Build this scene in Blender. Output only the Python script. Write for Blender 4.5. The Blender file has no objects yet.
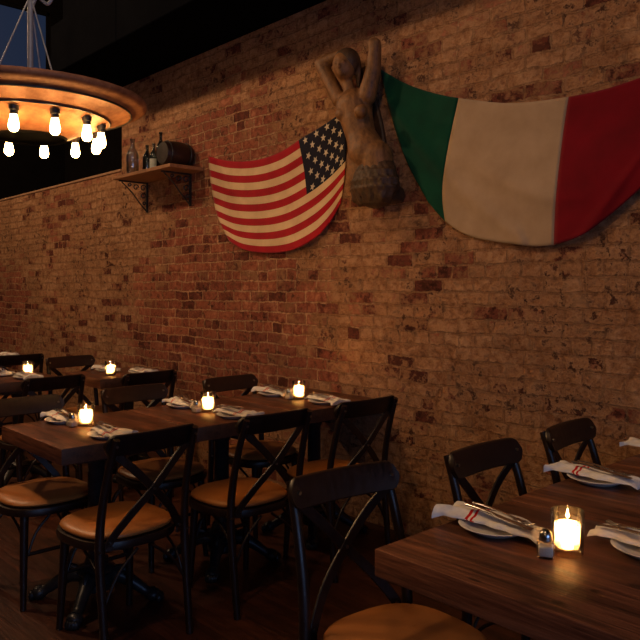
import bpy, bmesh, math, random
from mathutils import Vector, Matrix, noise
random.seed(7)
PI = math.pi
S = bpy.context.scene
C = S.collection

# ------------------------------------------------------------------ camera numbers
CAMH = 1.42
F = 723.0
AX = Vector((-.734, .680, 0)); RT = Vector((.680, .734, 0))
WY = 3.2            # inner face of the brick wall

def on_wall(px, py, off=0.0):
    """point of the vertical plane Y = WY - off seen at that place of the photograph"""
    u = (px - 320) / F; v = (288 - py) / F
    d = (WY - off) / (AX.y + RT.y * u)
    return Vector((d * (AX.x + RT.x * u), WY - off, CAMH + v * d))

# ------------------------------------------------------------------ mesh helpers
def obj(name, bm, mat, parent=None, smooth=True, angle=None):
    me = bpy.data.meshes.new(name)
    bm.normal_update()
    bm.to_mesh(me); bm.free()
    if mat is not None:
        for m in (mat if isinstance(mat, (list, tuple)) else [mat]):
            me.materials.append(m)
    if smooth:
        me.shade_smooth()
        try: me.set_sharp_from_angle(angle=math.radians(angle or 40))
        except Exception: pass
    o = bpy.data.objects.new(name, me); C.objects.link(o)
    if parent: o.parent = parent
    return o

def bx(bm, lo, hi, bev=0.0, seg=2):
    x0, y0, z0 = lo; x1, y1, z1 = hi
    r = bmesh.ops.create_cube(bm, size=1)
    vs = r['verts']
    for v in vs:
        v.co = Vector(((x0+x1)/2 + v.co.x*(x1-x0), (y0+y1)/2 + v.co.y*(y1-y0), (z0+z1)/2 + v.co.z*(z1-z0)))
    if bev:
        es = list({e for v in vs for e in v.link_edges})
        bmesh.ops.bevel(bm, geom=es, offset=bev, segments=seg, affect='EDGES', profile=.5)
    return bm

def catmull(pts, n=6):
    pts = [Vector(p) for p in pts]
    if len(pts) < 3: 
        return [pts[0].lerp(pts[-1], i/n) for i in range(n+1)]
    P = [2*pts[0]-pts[1]] + pts + [2*pts[-1]-pts[-2]]
    out = []
    for i in range(1, len(P)-2):
        for k in range(n):
            t = k/n
            a, b, c, d = P[i-1], P[i], P[i+1], P[i+2]
            out.append(.5*((2*b) + (c-a)*t + (2*a-5*b+4*c-d)*t*t + (3*b-3*c+d-a)*t**3))
    out.append(pts[-1]); return out

def tube(bm, pts, radii, seg=10, smooth=6, flat=None, up=None):
    """round tube along a curve. flat = (width, thickness) makes a rectangular strip"""
    path = catmull(pts, smooth) if smooth else [Vector(p) for p in pts]
    n = len(path)
    if not isinstance(radii, (list, tuple)): radii = [radii]*2
    rings = []
    t0 = (path[1]-path[0]).normalized()
    ref = Vector(up) if up else (Vector((0,0,1)) if abs(t0.z) < .9 else Vector((1,0,0)))
    nrm = (ref - t0*ref.dot(t0)).normalized()
    for i, p in enumerate(path):
        t = (path[min(i+1,n-1)] - path[max(i-1,0)]).normalized()
        nrm = (nrm - t*nrm.dot(t)).normalized()
        b = t.cross(nrm)
        f = i/(n-1)*(len(radii)-1); k = min(int(f), len(radii)-2); r = radii[k]+(radii[k+1]-radii[k])*(f-k)
        ring = []
        if flat:
            w, th = flat[0]/2, flat[1]/2; c = min(w, th)*.45
            prof = [(w-c,th),(w,th-c),(w,-th+c),(w-c,-th),(-w+c,-th),(-w,-th+c),(-w,th-c),(-w+c,th)]
            for (a, q) in prof: ring.append(bm.verts.new(p + b*a + nrm*q))
        else:
            for k2 in range(seg):
                a = 2*PI*k2/seg
                ring.append(bm.verts.new(p + (nrm*math.cos(a) + b*math.sin(a))*r))
        rings.append(ring)
    m = len(rings[0])
    for i in range(n-1):
        for k in range(m):
            bm.faces.new((rings[i][k], rings[i][(k+1)%m], rings[i+1][(k+1)%m], rings[i+1][k]))
    bm.faces.new(rings[0][::-1]); bm.faces.new(rings[-1])
    bmesh.ops.recalc_face_normals(bm, faces=bm.faces[:])
    return bm

def lathe(bm, prof, seg=32, c=(0,0,0), close_top=True, close_bot=True, sq=0):
    rings = []
    for r, z in prof:
        ring = []
        for k in range(seg):
            a = 2*PI*k/seg
            rr = r
            ring.append(bm.verts.new((c[0]+rr*math.cos(a), c[1]+rr*math.sin(a), c[2]+z)))
        rings.append(ring)
    for i in range(len(rings)-1):
        for k in range(seg):
            bm.faces.new((rings[i][k], rings[i][(k+1)%seg], rings[i+1][(k+1)%seg], rings[i+1][k]))
    if close_bot: bm.faces.new(rings[0][::-1])
    if close_top: bm.faces.new(rings[-1])
    return bm

def ellipsoid(bm, c, r, rot=None, u=16, v=12):
    M = Matrix.Translation(Vector(c)) @ ((rot or Matrix()).to_4x4()) @ Matrix.Diagonal((r[0], r[1], r[2], 1))
    bmesh.ops.create_uvsphere(bm, u_segments=u, v_segments=v, radius=1, matrix=M)

def capsule(bm, a, b, ra, rb, seg=14):
    a = Vector(a); b = Vector(b)
    tube(bm, [a, b], [ra, rb], seg=seg, smooth=6)
    ellipsoid(bm, a, (ra,)*3); ellipsoid(bm, b, (rb,)*3)

def thing(name, label, cat, loc=(0,0,0), rz=0, group=None):
    o = bpy.data.objects.new(name, None); C.objects.link(o)
    o.empty_display_size = .1
    o.location = loc; o.rotation_euler = (0, 0, rz)
    o['label'] = label; o['category'] = cat
    if group: o['group'] = group
    return o

def tag(o, label, cat, group=None):
    o['label'] = label; o['category'] = cat
    if group: o['group'] = group
    return o

def struct(o):
    o['kind'] = 'structure'; return o

def dup(root, loc, rz=0, label=None, group=None):
    r = root.copy(); C.objects.link(r); r.location = loc; r.rotation_euler = (0, 0, rz)
    if label: r['label'] = label
    if group: r['group'] = group
    for ch in list(root.children):
        c = ch.copy(); C.objects.link(c); c.parent = r
        for g in list(ch.children):
            d = g.copy(); C.objects.link(d); d.parent = c
    return r

# ------------------------------------------------------------------ material helpers
def srgb(r, g, b):
    f = lambda c: (c/255/12.92) if c/255 <= .04045 else ((c/255+.055)/1.055)**2.4
    return (f(r), f(g), f(b), 1)

class NT:
    def __init__(s, name):
        s.m = bpy.data.materials.new(name); s.m.use_nodes = True
        s.t = s.m.node_tree; s.n = s.t.nodes; s.l = s.t.links
        s.b = s.n['Principled BSDF']; s.out = s.n['Material Output']
    def node(s, kind, **kw):
        n = s.n.new(kind)
        for k, v in kw.items(): setattr(n, k, v)
        return n
    def link(s, a, b): s.l.new(a, b)
    def coord(s, which='Object', scale=(1,1,1), loc=(0,0,0), rot=(0,0,0)):
        tc = s.node('ShaderNodeTexCoord'); mp = s.node('ShaderNodeMapping')
        mp.inputs['Scale'].default_value = scale; mp.inputs['Location'].default_value = loc
        mp.inputs['Rotation'].default_value = rot
        s.link(tc.outputs[which], mp.inputs['Vector']); return mp.outputs['Vector']
    def noise(s, vec, scale, detail=4, rough=.55, dist=0):
        n = s.node('ShaderNodeTexNoise')
        n.inputs['Scale'].default_value = scale; n.inputs['Detail'].default_value = detail
        n.inputs['Roughness'].default_value = rough; n.inputs['Distortion'].default_value = dist
        if vec is not None: s.link(vec, n.inputs['Vector'])
        return n.outputs['Fac']
    def ramp(s, fac, stops):
        r = s.node('ShaderNodeValToRGB')
        cr = r.color_ramp
        while len(cr.elements) < len(stops): cr.elements.new(.5)
        for e, (p, c) in zip(cr.elements, stops):
            e.position = p; e.color = c if len(c) == 4 else (*c, 1)
        s.link(fac, r.inputs['Fac']); return r.outputs['Color']
    def mix(s, fac, a, b, mode='MIX'):
        n = s.node('ShaderNodeMix'); n.data_type = 'RGBA'; n.blend_type = mode
        for v, i in ((fac, 0), (a, 6), (b, 7)):
            if isinstance(v, (int, float)): n.inputs[i].default_value = v
            elif isinstance(v, tuple): n.inputs[i].default_value = v
            else: s.link(v, n.inputs[i])
        return n.outputs[2]
    def math(s, op, a, b=0.0, c=None):
        n = s.node('ShaderNodeMath'); n.operation = op
        for i, v in enumerate((a, b) if c is None else (a, b, c)):
            if isinstance(v, (int, float)): n.inputs[i].default_value = v
            else: s.link(v, n.inputs[i])
        return n.outputs[0]
    def bump(s, h, strength=.3, dist=.01):
        n = s.node('ShaderNodeBump'); n.inputs['Strength'].default_value = strength
        n.inputs['Distance'].default_value = dist
        s.link(h, n.inputs['Height']); s.link(n.outputs['Normal'], s.b.inputs['Normal'])
    def set(s, **kw):
        for k, v in kw.items():
            k = k.replace('_', ' ')
            if isinstance(v, (int, float, tuple)): s.b.inputs[k].default_value = v
            else: s.link(v, s.b.inputs[k])
        return s.m

BW = ((0,0,0,1), (1,1,1,1))
def g(v): return (v, v, v, 1)

def mat_brick():
    t = NT('old_brick')
    tc = t.node('ShaderNodeTexCoord')
    sep = t.node('ShaderNodeSeparateXYZ'); t.link(tc.outputs['Object'], sep.inputs[0])
    com = t.node('ShaderNodeCombineXYZ'); t.link(sep.outputs['X'], com.inputs[0]); t.link(sep.outputs['Z'], com.inputs[1]); t.link(sep.outputs['Y'], com.inputs[2])
    P = com.outputs[0]
    def vnoise(scale, detail, rough):
        ns = t.node('ShaderNodeTexNoise'); ns.inputs['Scale'].default_value = scale; ns.inputs['Detail'].default_value = detail
        ns.inputs['Roughness'].default_value = rough; t.link(P, ns.inputs['Vector'])
        sub = t.node('ShaderNodeVectorMath', operation='SUBTRACT'); t.link(ns.outputs['Color'], sub.inputs[0]); sub.inputs[1].default_value = (.5,.5,.5)
        return sub.outputs[0]
    def vma(a, b, k):
        scl = t.node('ShaderNodeVectorMath', operation='SCALE'); t.link(b, scl.inputs[0]); scl.inputs[3].default_value = k
        add = t.node('ShaderNodeVectorMath', operation='ADD'); t.link(a, add.inputs[0]); t.link(scl.outputs[0], add.inputs[1]); return add.outputs[0]
    V = vma(vma(P, vnoise(3, 2, .5), .045), vnoise(20, 7, .8), .042)
    br = t.node('ShaderNodeTexBrick'); br.offset = .5; br.squash = .52; br.squash_frequency = 5
    br.inputs['Scale'].default_value = 1
    br.inputs['Mortar Size'].default_value = .0075; br.inputs['Mortar Smooth'].default_value = .5
    br.inputs['Brick Width'].default_value = .205; br.inputs['Row Height'].default_value = .0735
    br.inputs['Color1'].default_value = g(0); br.inputs['Color2'].default_value = g(1)
    br.inputs['Mortar'].default_value = g(.5); br.inputs['Bias'].default_value = 0
    t.link(V, br.inputs['Vector'])
    R, MF = br.outputs['Color'], br.outputs['Fac']
    big = t.noise(P, .8, 3, .55)
    mid = t.noise(P, 5.5, 6, .72)
    fin = t.noise(P, 21, 6, .78)
    pit = t.noise(P, 70, 4, .75)
    def blob(cx, cz, sx, sz):
        v = t.node('ShaderNodeVectorMath', operation='SUBTRACT'); t.link(P, v.inputs[0]); v.inputs[1].default_value = (cx, cz, WY)
        v2 = t.node('ShaderNodeVectorMath', operation='MULTIPLY'); t.link(v.outputs[0], v2.inputs[0]); v2.inputs[1].default_value = (1/sx, 1/sz, 0)
        ln = t.node('ShaderNodeVectorMath', operation='LENGTH'); t.link(v2.outputs[0], ln.inputs[0])
        return t.math('MAXIMUM', t.math('SUBTRACT', 1.0, ln.outputs['Value']), 0)
    patch = t.math('MAXIMUM', t.math('MULTIPLY', blob(-4.75, 1.1, 1.9, 1.0), .85), t.math('MULTIPLY', blob(-4.6, 2.45, 1.1, .7), .55))
    patch = t.math('MAXIMUM', patch, t.math('MULTIPLY', blob(-8.9, 1.2, .9, .7), .6))
    # fired clay tones, brick by brick, with pitting
    tone = t.ramp(R, [(0, srgb(92,46,42)), (.28, srgb(150,80,60)), (.55, srgb(184,108,78)), (.8, srgb(158,86,66)), (1, srgb(104,54,46))])
    tone = t.mix(.55, tone, t.ramp(fin, [(.36, srgb(52,24,22)), (.48, srgb(150,84,66)), (.62, srgb(214,150,116))]))
    # lime wash and old mortar left over the brick faces
    smear = t.ramp(mid, [(.36, srgb(130,84,60)), (.48, srgb(194,142,104)), (.64, srgb(228,180,140))])
    smear = t.mix(.55, smear, t.ramp(fin, [(.38, srgb(84,50,38)), (.46, srgb(180,128,90)), (.60, srgb(236,192,150))]))
    smear = t.mix(.30, smear, t.ramp(R, [(0, srgb(128,80,52)), (1, srgb(196,144,100))]))
    e = t.math('ADD', t.math('MULTIPLY', big, .40), t.math('MULTIPLY', mid, .70))
    e = t.math('ADD', e, t.math('MULTIPLY', fin, .62))
    e = t.math('ADD', e, t.math('MULTIPLY', patch, .55))
    e = t.math('ADD', e, t.math('MULTIPLY', t.math('SUBTRACT', R, .5), .30))
    expo = t.ramp(e, [(.93, g(0)), (1.06, g(1))])
    mort = t.ramp(fin, [(.38, srgb(160,110,80)), (.6, srgb(224,176,136))])
    bricked = t.mix(MF, tone, mort)
    col = t.mix(expo, smear, bricked)
    # courses still reading through the lime here and there
    faint = t.math('MULTIPLY', t.math('SUBTRACT', 1.0, expo), t.ramp(mid, [(.42, g(.0)), (.62, g(.42))]))
    col = t.mix(t.math('MULTIPLY', faint, MF), col, srgb(92,56,38))
    # dark over-fired bricks, broken by pitting
    dk = t.ramp(t.math('ADD', R, t.math('MULTIPLY', t.math('SUBTRACT', mid, .5), 1.6)), [(.88, g(0)), (.95, g(1))])
    dk = t.math('MULTIPLY', dk, t.math('SUBTRACT', 1.0, MF))
    dk = t.math('MULTIPLY', dk, t.ramp(fin, [(.45, g(0)), (.51, g(1))]))
    col = t.mix(t.math('MULTIPLY', dk, .88), col, srgb(82,42,34))
    # small dark chips
    cp = t.math('MULTIPLY', t.ramp(fin, [(.55, g(0)), (.585, g(1))]), t.ramp(t.noise(P, 2.6, 3, .6), [(.47, g(0)), (.57, g(1))]))
    col = t.mix(t.math('MULTIPLY', cp, .85), col, srgb(80,42,33))
    col = t.mix(t.math('MULTIPLY', t.ramp(pit, [(.62, g(0)), (.70, g(1))]), .45), col, srgb(70,40,30))
    h = t.math('SUBTRACT', t.math('MULTIPLY', fin, 1.0), t.math('MULTIPLY', MF, .7))
    h = t.math('ADD', h, t.math('MULTIPLY', mid, 1.2))
    h = t.math('SUBTRACT', h, t.math('MULTIPLY', expo, .35))
    h = t.math('SUBTRACT', h, t.math('MULTIPLY', cp, .6))
    t.bump(h, 1.0, .03)
    return t.set(Base_Color=col, Roughness=.92, Specular_IOR_Level=.2)

def mat_wood(name, cols, scale=(1.6, 22, 22), rough=.4, planks=None, streak=1.0, coat=0, knots=False, bumpv=.15):
    t = NT(name)
    v = t.coord('Object', scale)
    n1 = t.noise(v, 1.6, 8, .62, .6)
    v2 = t.coord('Object', (scale[0]*2.2, scale[1]*4, scale[2]*4))
    n2 = t.noise(v2, 2.2, 5, .65)
    c = t.ramp(n1, [(.28, cols[0]), (.5, cols[1]), (.72, cols[2])])
    c = t.mix(.35*streak, c, t.ramp(n2, [(.35, cols[0]), (.65, cols[2])]))
    hh = n2
    if planks:
        tc = t.node('ShaderNodeTexCoord'); br = t.node('ShaderNodeTexBrick'); br.offset = .37
        br.inputs['Scale'].default_value = 1; br.inputs['Brick Width'].default_value = planks[0]
        br.inputs['Row Height'].default_value = planks[1]; br.inputs['Mortar Size'].default_value = planks[2]
        br.inputs['Mortar Smooth'].default_value = .2
        br.inputs['Color1'].default_value = g(.35); br.inputs['Color2'].default_value = g(1.0); br.inputs['Mortar'].default_value = g(.1)
        t.link(t.coord('Object', loc=(20, 0, 0)), br.inputs['Vector'])
        c = t.mix(.75, c, t.mix(1.0, c, br.outputs['Color'], 'MULTIPLY'))
    if knots:
        vo = t.node('ShaderNodeTexVoronoi'); vo.inputs['Scale'].default_value = 1
        t.link(t.coord('Object', (7, 13, 13)), vo.inputs['Vector'])
        k = t.ramp(vo.outputs['Distance'], [(.0, g(1)), (.12, g(.8)), (.17, g(0))])
        k = t.math('MULTIPLY', k, t.ramp(t.noise(t.coord('Object', (1,1,1)), 9, 2), [(.42, g(0)), (.5, g(1))]))
        c = t.mix(t.math('MULTIPLY', k, .8), c, (cols[0][0]*.35, cols[0][1]*.35, cols[0][2]*.35, 1))
        dark = t.ramp(t.noise(t.coord('Object', (3, 16, 16), (3,1,2)), 1.3, 4, .6), [(.55, g(0)), (.68, g(1))])
        c = t.mix(t.math('MULTIPLY', dark, .55), c, (cols[0][0]*.6, cols[0][1]*.55, cols[0][2]*.55, 1))
    rr = t.ramp(n2, [(.3, g(rough-.07)), (.7, g(rough+.12))])
    t.bump(hh, bumpv, .004)
    m = t.set(Base_Color=c, Roughness=rr, Specular_IOR_Level=.5)
    if coat: t.set(Coat_Weight=coat, Coat_Roughness=.2)
    return m

def mat_plain(name, col, rough=.5, metal=0, var=.0, vs=20, bumpv=0, spec=.5, sheen=0):
    t = NT(name)
    v = t.coord('Object')
    n = t.noise(v, vs, 5, .6)
    lo = (col[0]*(1-var), col[1]*(1-var), col[2]*(1-var), 1); hi = (min(1, col[0]*(1+var)), min(1, col[1]*(1+var)), min(1, col[2]*(1+var)), 1)
    c = t.ramp(n, [(.3, lo), (.7, hi)])
    if bumpv: t.bump(n, bumpv, .004)
    t.set(Base_Color=c, Roughness=rough, Metallic=metal, Specular_IOR_Level=spec)
    if sheen: t.set(Sheen_Weight=sheen)
    return t.m

def mat_emit(name, col, strength):
    t = NT(name)
    n = t.noise(t.coord('Object'), 30, 2)
    c = t.ramp(n, [(0, col), (1, col)])
    t.link(c, t.b.inputs['Emission Color']); t.b.inputs['Emission Strength'].default_value = strength
    t.b.inputs['Base Color'].default_value = (.02,.02,.02,1); t.m.cycles.emission_sampling = 'AUTO'
    return t.m

def mat_wax():
    t = NT('candle_wax'); t.n.remove(t.b)
    d = t.node('ShaderNodeBsdfDiffuse'); d.inputs[0].default_value = (.92,.84,.68,1)
    r = t.node('ShaderNodeBsdfTranslucent'); r.inputs[0].default_value = (1,.88,.66,1)
    m = t.node('ShaderNodeMixShader'); m.inputs[0].default_value = .62
    t.link(d.outputs[0], m.inputs[1]); t.link(r.outputs[0], m.inputs[2]); t.link(m.outputs[0], t.out.inputs['Surface'])
    return t.m

def mat_glass(name, tint, refl=.12, alpha=None):
    t = NT(name)
    t.n.remove(t.b)
    tr = t.node('ShaderNodeBsdfTransparent'); tr.inputs[0].default_value = tint
    gl = t.node('ShaderNodeBsdfGlossy'); gl.inputs['Roughness'].default_value = .04
    fr = t.node('ShaderNodeLayerWeight'); fr.inputs['Blend'].default_value = .35
    mx = t.node('ShaderNodeMixShader')
    f = t.math('ADD', t.math('MULTIPLY', fr.outputs['Fresnel'], .7), refl*.3)
    t.link(f, mx.inputs[0]); t.link(tr.outputs[0], mx.inputs[1]); t.link(gl.outputs[0], mx.inputs[2])
    t.link(mx.outputs[0], t.out.inputs['Surface'])
    return t.m

def mat_cloth(name, col, dark, weave=420, rough=.9):
    t = NT(name)
    v = t.coord('Object')
    n = t.noise(v, 6, 5, .6)
    c = t.ramp(n, [(.25, dark), (.7, col)])
    w = t.node('ShaderNodeTexWave'); w.inputs['Scale'].default_value = weave/6; w.bands_direction = 'X'
    t.link(v, w.inputs['Vector'])
    t.bump(t.math('ADD', w.outputs['Fac'], t.noise(v, 60, 3)), .12, .002)
    return t.set(Base_Color=c, Roughness=rough, Specular_IOR_Level=.15, Sheen_Weight=.15)

def mat_napkin():
    t = NT('striped_linen')
    tc = t.node('ShaderNodeTexCoord'); sep = t.node('ShaderNodeSeparateXYZ'); t.link(tc.outputs['UV'], sep.inputs[0])
    y = sep.outputs['X']
    m = None
    for c, w in ((.28, .016), (.335, .013)):
        d = t.math('ABSOLUTE', t.math('SUBTRACT', y, c))
        k = t.math('LESS_THAN', d, w)
        m = k if m is None else t.math('MAXIMUM', m, k)
    base = t.ramp(t.noise(tc.outputs['Object'], 25, 4), [(.3, srgb(214,206,198)), (.7, srgb(240,235,228))])
    c = t.mix(m, base, srgb(188,30,30))
    t.bump(t.noise(tc.outputs['Object'], 90, 3), .15, .002)
    return t.set(Base_Color=c, Roughness=.9, Specular_IOR_Level=.1)

def mat_shade():
    t = NT('rusted_copper')
    v = t.coord('Object')
    n1 = t.noise(v, 5, 7, .68); n2 = t.noise(v, 22, 5, .7)
    c = t.ramp(n1, [(.28, srgb(104,60,40)), (.48, srgb(164,100,62)), (.66, srgb(196,132,88)), (.8, srgb(128,84,66))])
    c = t.mix(.3, c, t.ramp(n2, [(.35, srgb(80,50,40)), (.65, srgb(205,150,110))]))
    t.bump(n2, .2, .004)
    return t.set(Base_Color=c, Roughness=.62, Metallic=.25)

M = dict(
    brick=mat_brick(),
    table=mat_wood('reclaimed_tabletop', (srgb(32,17,13), srgb(96,54,38), srgb(166,104,72)), (1.2, 15, 15), .38, planks=(40, .068, .0012), knots=True, bumpv=.25),
    end=mat_wood('end_grain', (srgb(40,28,24), srgb(74,50,40), srgb(92,64,50)), (16, 12, 16), .6, knots=True),
    dark=mat_wood('dark_stained_bentwood', (srgb(20,11,9), srgb(32,17,13), srgb(44,24,17)), (9, 9, 3), .38, bumpv=.05),
    leather=mat_plain('tan_leather', srgb(172,108,54), .4, 0, .12, 9, .06),
    iron=mat_plain('cast_iron', srgb(52,52,56), .38, .5, .35, 24, .3),
    steel=mat_plain('polished_steel', srgb(190,186,180), .22, 1, .05, 30),
    bolt=mat_plain('dull_steel_bolt', srgb(150,146,140), .3, 1, .05, 30),
    floor=mat_wood('floor_boards', (srgb(36,17,12), srgb(76,38,25), srgb(108,60,39)), (1.2, 11, 11), .42, planks=(1.5, .09, .002), bumpv=.2),
    black=mat_plain('black_paint', srgb(16,14,14), .9, 0, .2, 5, .1, spec=.02),
    beam=mat_plain('dark_plaster', srgb(14,15,19), .95, 0, .15, 4, .1, spec=.0),
    walls=mat_plain('dim_plaster', srgb(70,56,46), .85, 0, .1, 3, .1, spec=.2),
    ledge=mat_plain('ledge_mortar', srgb(168,132,106), .9, 0, .25, 16, .4, spec=.1),
    shelf=mat_wood('pale_shelf_wood', (srgb(96,62,40), srgb(150,102,66), srgb(176,126,86)), (3, 20, 20), .55),
    shade=mat_shade(),
    bulb=mat_emit('hot_filament_glass', (1.0, .56, .18, 1), 66),
    flame=mat_emit('candle_flame', (1.0, .50, .16, 1), 1150),
    wax=mat_wax(),
    glass=mat_glass('clear_glass', (.95, .93, .9, 1)),
    greenglass=mat_glass('dark_green_glass', (.04, .06, .03, 1), .3),
    brownglass=mat_glass('dark_brown_glass', (.06, .03, .015, 1), .3),
    smoke=mat_glass('pale_blue_glass', (.62, .60, .62, 1), .5),
    ceramic=mat_plain('white_ceramic', srgb(226,220,212), .2, 0, .03, 10),
    napkin=mat_napkin(),
    salt=mat_plain('salt_grains', srgb(225,220,212), .8, 0, .1, 300),
    label=mat_plain('pale_paper_label', srgb(170,178,170), .7, 0, .1, 30),
    statue=mat_wood('weathered_carved_wood', (srgb(60,36,20), srgb(128,84,46), srgb(160,110,62)), (10, 10, 4), .55, bumpv=.3),
    statue_dark=mat_wood('dark_carved_wood', (srgb(30,19,11), srgb(66,42,24), srgb(96,64,38)), (14, 14, 14), .55, bumpv=.4),
    red=mat_cloth('red_flag_cloth', srgb(176,20,34), srgb(146,12,26)),
    cream=mat_cloth('cream_flag_cloth', srgb(226,196,156), srgb(200,166,128)),
    navy=mat_cloth('navy_flag_cloth', srgb(26,24,44), srgb(18,16,32)),
    star=mat_cloth('star_cloth', srgb(215,200,180), srgb(190,175,155)),
    green=mat_cloth('green_flag_cloth', srgb(0,70,50), srgb(0,54,38)),
    natural=mat_cloth('natural_flag_cloth', srgb(182,156,130), srgb(162,136,110)),
    deepred=mat_cloth('deep_red_flag_cloth', srgb(126,2,24), srgb(104,1,18)),
    dusk=mat_emit('dusk_sky_pane', (.03, .11, .30, 1), .12),
    rope=mat_plain('grey_cable', srgb(150,156,165), .5, .3, .1, 30),
)

# ------------------------------------------------------------------ room shell
XL, XR, YB, ZC = -9.6, 3.6, -3.4, 5.6
bm = bmesh.new()
pts = [(XL,0),(XR,0),(XR,ZC),(-6.15,ZC),(-6.15,2.50),(XL,2.50)]
fr = [bm.verts.new((x, WY, z)) for x, z in pts]; bk = [bm.verts.new((x, WY+.4, z)) for x, z in pts]
bm.faces.new(fr); bm.faces.new(bk[::-1])
for i in range(6): bm.faces.new((fr[i], bk[i], bk[(i+1)%6], fr[(i+1)%6]))
bmesh.ops.recalc_face_normals(bm, faces=bm.faces[:])
struct(obj('wall_back', bm, M['brick'], smooth=False))
bm = bmesh.new()   # capping of the lower wall
bx(bm, (XL+.01, WY-.012, 2.50), (-6.16, WY+.41, 2.522), .004)
struct(obj('trim_2', bm, M['ledge'], smooth=False))
bm = bmesh.new(); bx(bm, (XL-.1, WY+.95, 0), (-6.15+.4, WY+1.05, ZC)); 
struct(obj('wall_recess', bm, M['black'], smooth=False))
bm = bmesh.new(); bx(bm, (XL, YB, -.06), (XR, WY+1.0, 0)); struct(obj('floor', bm, M['floor'], smooth=False))
bm = bmesh.new(); bx(bm, (XL-.1, YB-.1, ZC), (XR+.1, WY+1.05, ZC+.1)); struct(obj('ceiling', bm, M['black'], smooth=False))
# left end wall with a high window
def wall_with_hole(name, x, x2, y0, y1, hy0, hy1, hz0, hz1, mat):
    bm = bmesh.new()
    bx(bm, (x, y0, 0), (x2, y1, hz0)); bx(bm, (x, y0, hz1), (x2, y1, ZC))
    bx(bm, (x, y0, hz0), (x2, hy0, hz1)); bx(bm, (x, hy1, hz0), (x2, y1, hz1))
    return struct(obj(name, bm, mat, smooth=False))
wall_with_hole('wall_left', XL-.1, XL, YB, WY+1.0, 2.2, 3.95, 3.5, 5.12, M['black'])
bm = bmesh.new(); bx(bm, (XL-.08, 2.2, 3.5), (XL-.06, 3.95, 5.12)); w1 = struct(obj('window_1', bm, M['dusk'], smooth=False))
bm = bmesh.new()
for y in (2.2, 3.91): bx(bm, (XL-.06, y, 3.5), (XL-.02, y+.04, 5.12))
for z in (3.5, 5.08): bx(bm, (XL-.06, 2.2, z), (XL-.02, 3.95, z+.04))
obj('window_frame', bm, M['black'], w1, smooth=False)
# street side behind the camera: large window
wall_with_hole('wall_right', XR, XR+.1, YB, WY, -2.6, 1.6, .9, 3.0, M['walls'])
bm = bmesh.new(); bx(bm, (XR+.04, -2.6, .9), (XR+.06, 1.6, 3.0)); w2 = struct(obj('window_2', bm, mat_glass('window_glass', (.95,.97,1,1)), smooth=False))
bm = bmesh.new()
for y in (-2.6, -1.2, .2, 1.55): bx(bm, (XR+.02, y, .9), (XR+.08, y+.05, 3.0))
for z in (.9, 2.95): bx(bm, (XR+.02, -2.6, z), (XR+.08, 1.6, z+.05))
obj('window_frame', bm, M['black'], w2, smooth=False)
bm = bmesh.new(); bx(bm, (XL, YB-.1, 0), (XR, YB, ZC)); struct(obj('wall_front', bm, M['walls'], smooth=False))
# boxed beam along the brick wall
bm = bmesh.new(); bx(bm, (-6.22, 2.56, 3.27), (-5.02, WY-.002, 3.70), .006, 1)
bx(bm, (-5.012, 2.56, 3.27), (XR, WY-.002, 3.70), .006, 1)
bx(bm, (-6.15, 2.64, 3.70), (XR, WY-.002, ZC))
struct(obj('trim_1', bm, M['beam'], smooth=False))

# ------------------------------------------------------------------ chair
def rounded_seat(bm, z0, z1, sc=1.0, dome=0.0, seg=40):
    def rad(a):
        # softly squared round seat, wider at the front (+x)
        c, s = math.cos(a), math.sin(a)
        n = 2.7
        r = 1/((abs(c)**n + abs(s)**n)**(1/n))
        w = .215 + .012*c
        return r*w*sc
    prof = [(.0, z0), (.90, z0), (.985, z0+.004), (1.0, z0+.5*(z1-z0)), (.975, z1-.004), (.90, z1+dome*.35), (.6, z1+dome*.8), (.3, z1+dome), (.0, z1+dome)]
    rings = []
    for f, z in prof:
        if f == 0: rings.append([bm.verts.new((0, 0, z))]); continue
        rings.append([bm.verts.new((rad(2*PI*k/seg)*f*math.cos(2*PI*k/seg), rad(2*PI*k/seg)*f*math.sin(2*PI*k/seg), z)) for k in range(seg)])
    for i in range(len(rings)-1):
        a, b = rings[i], rings[i+1]
        for k in range(seg):
            k2 = (k+1) % seg
            if len(a) == 1: bm.faces.new((a[0], b[k2], b[k]))
            elif len(b) == 1: bm.faces.new((a[k], a[k2], b[0]))
            else: bm.faces.new((a[k], a[k2], b[k2], b[k]))
    return bm

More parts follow.
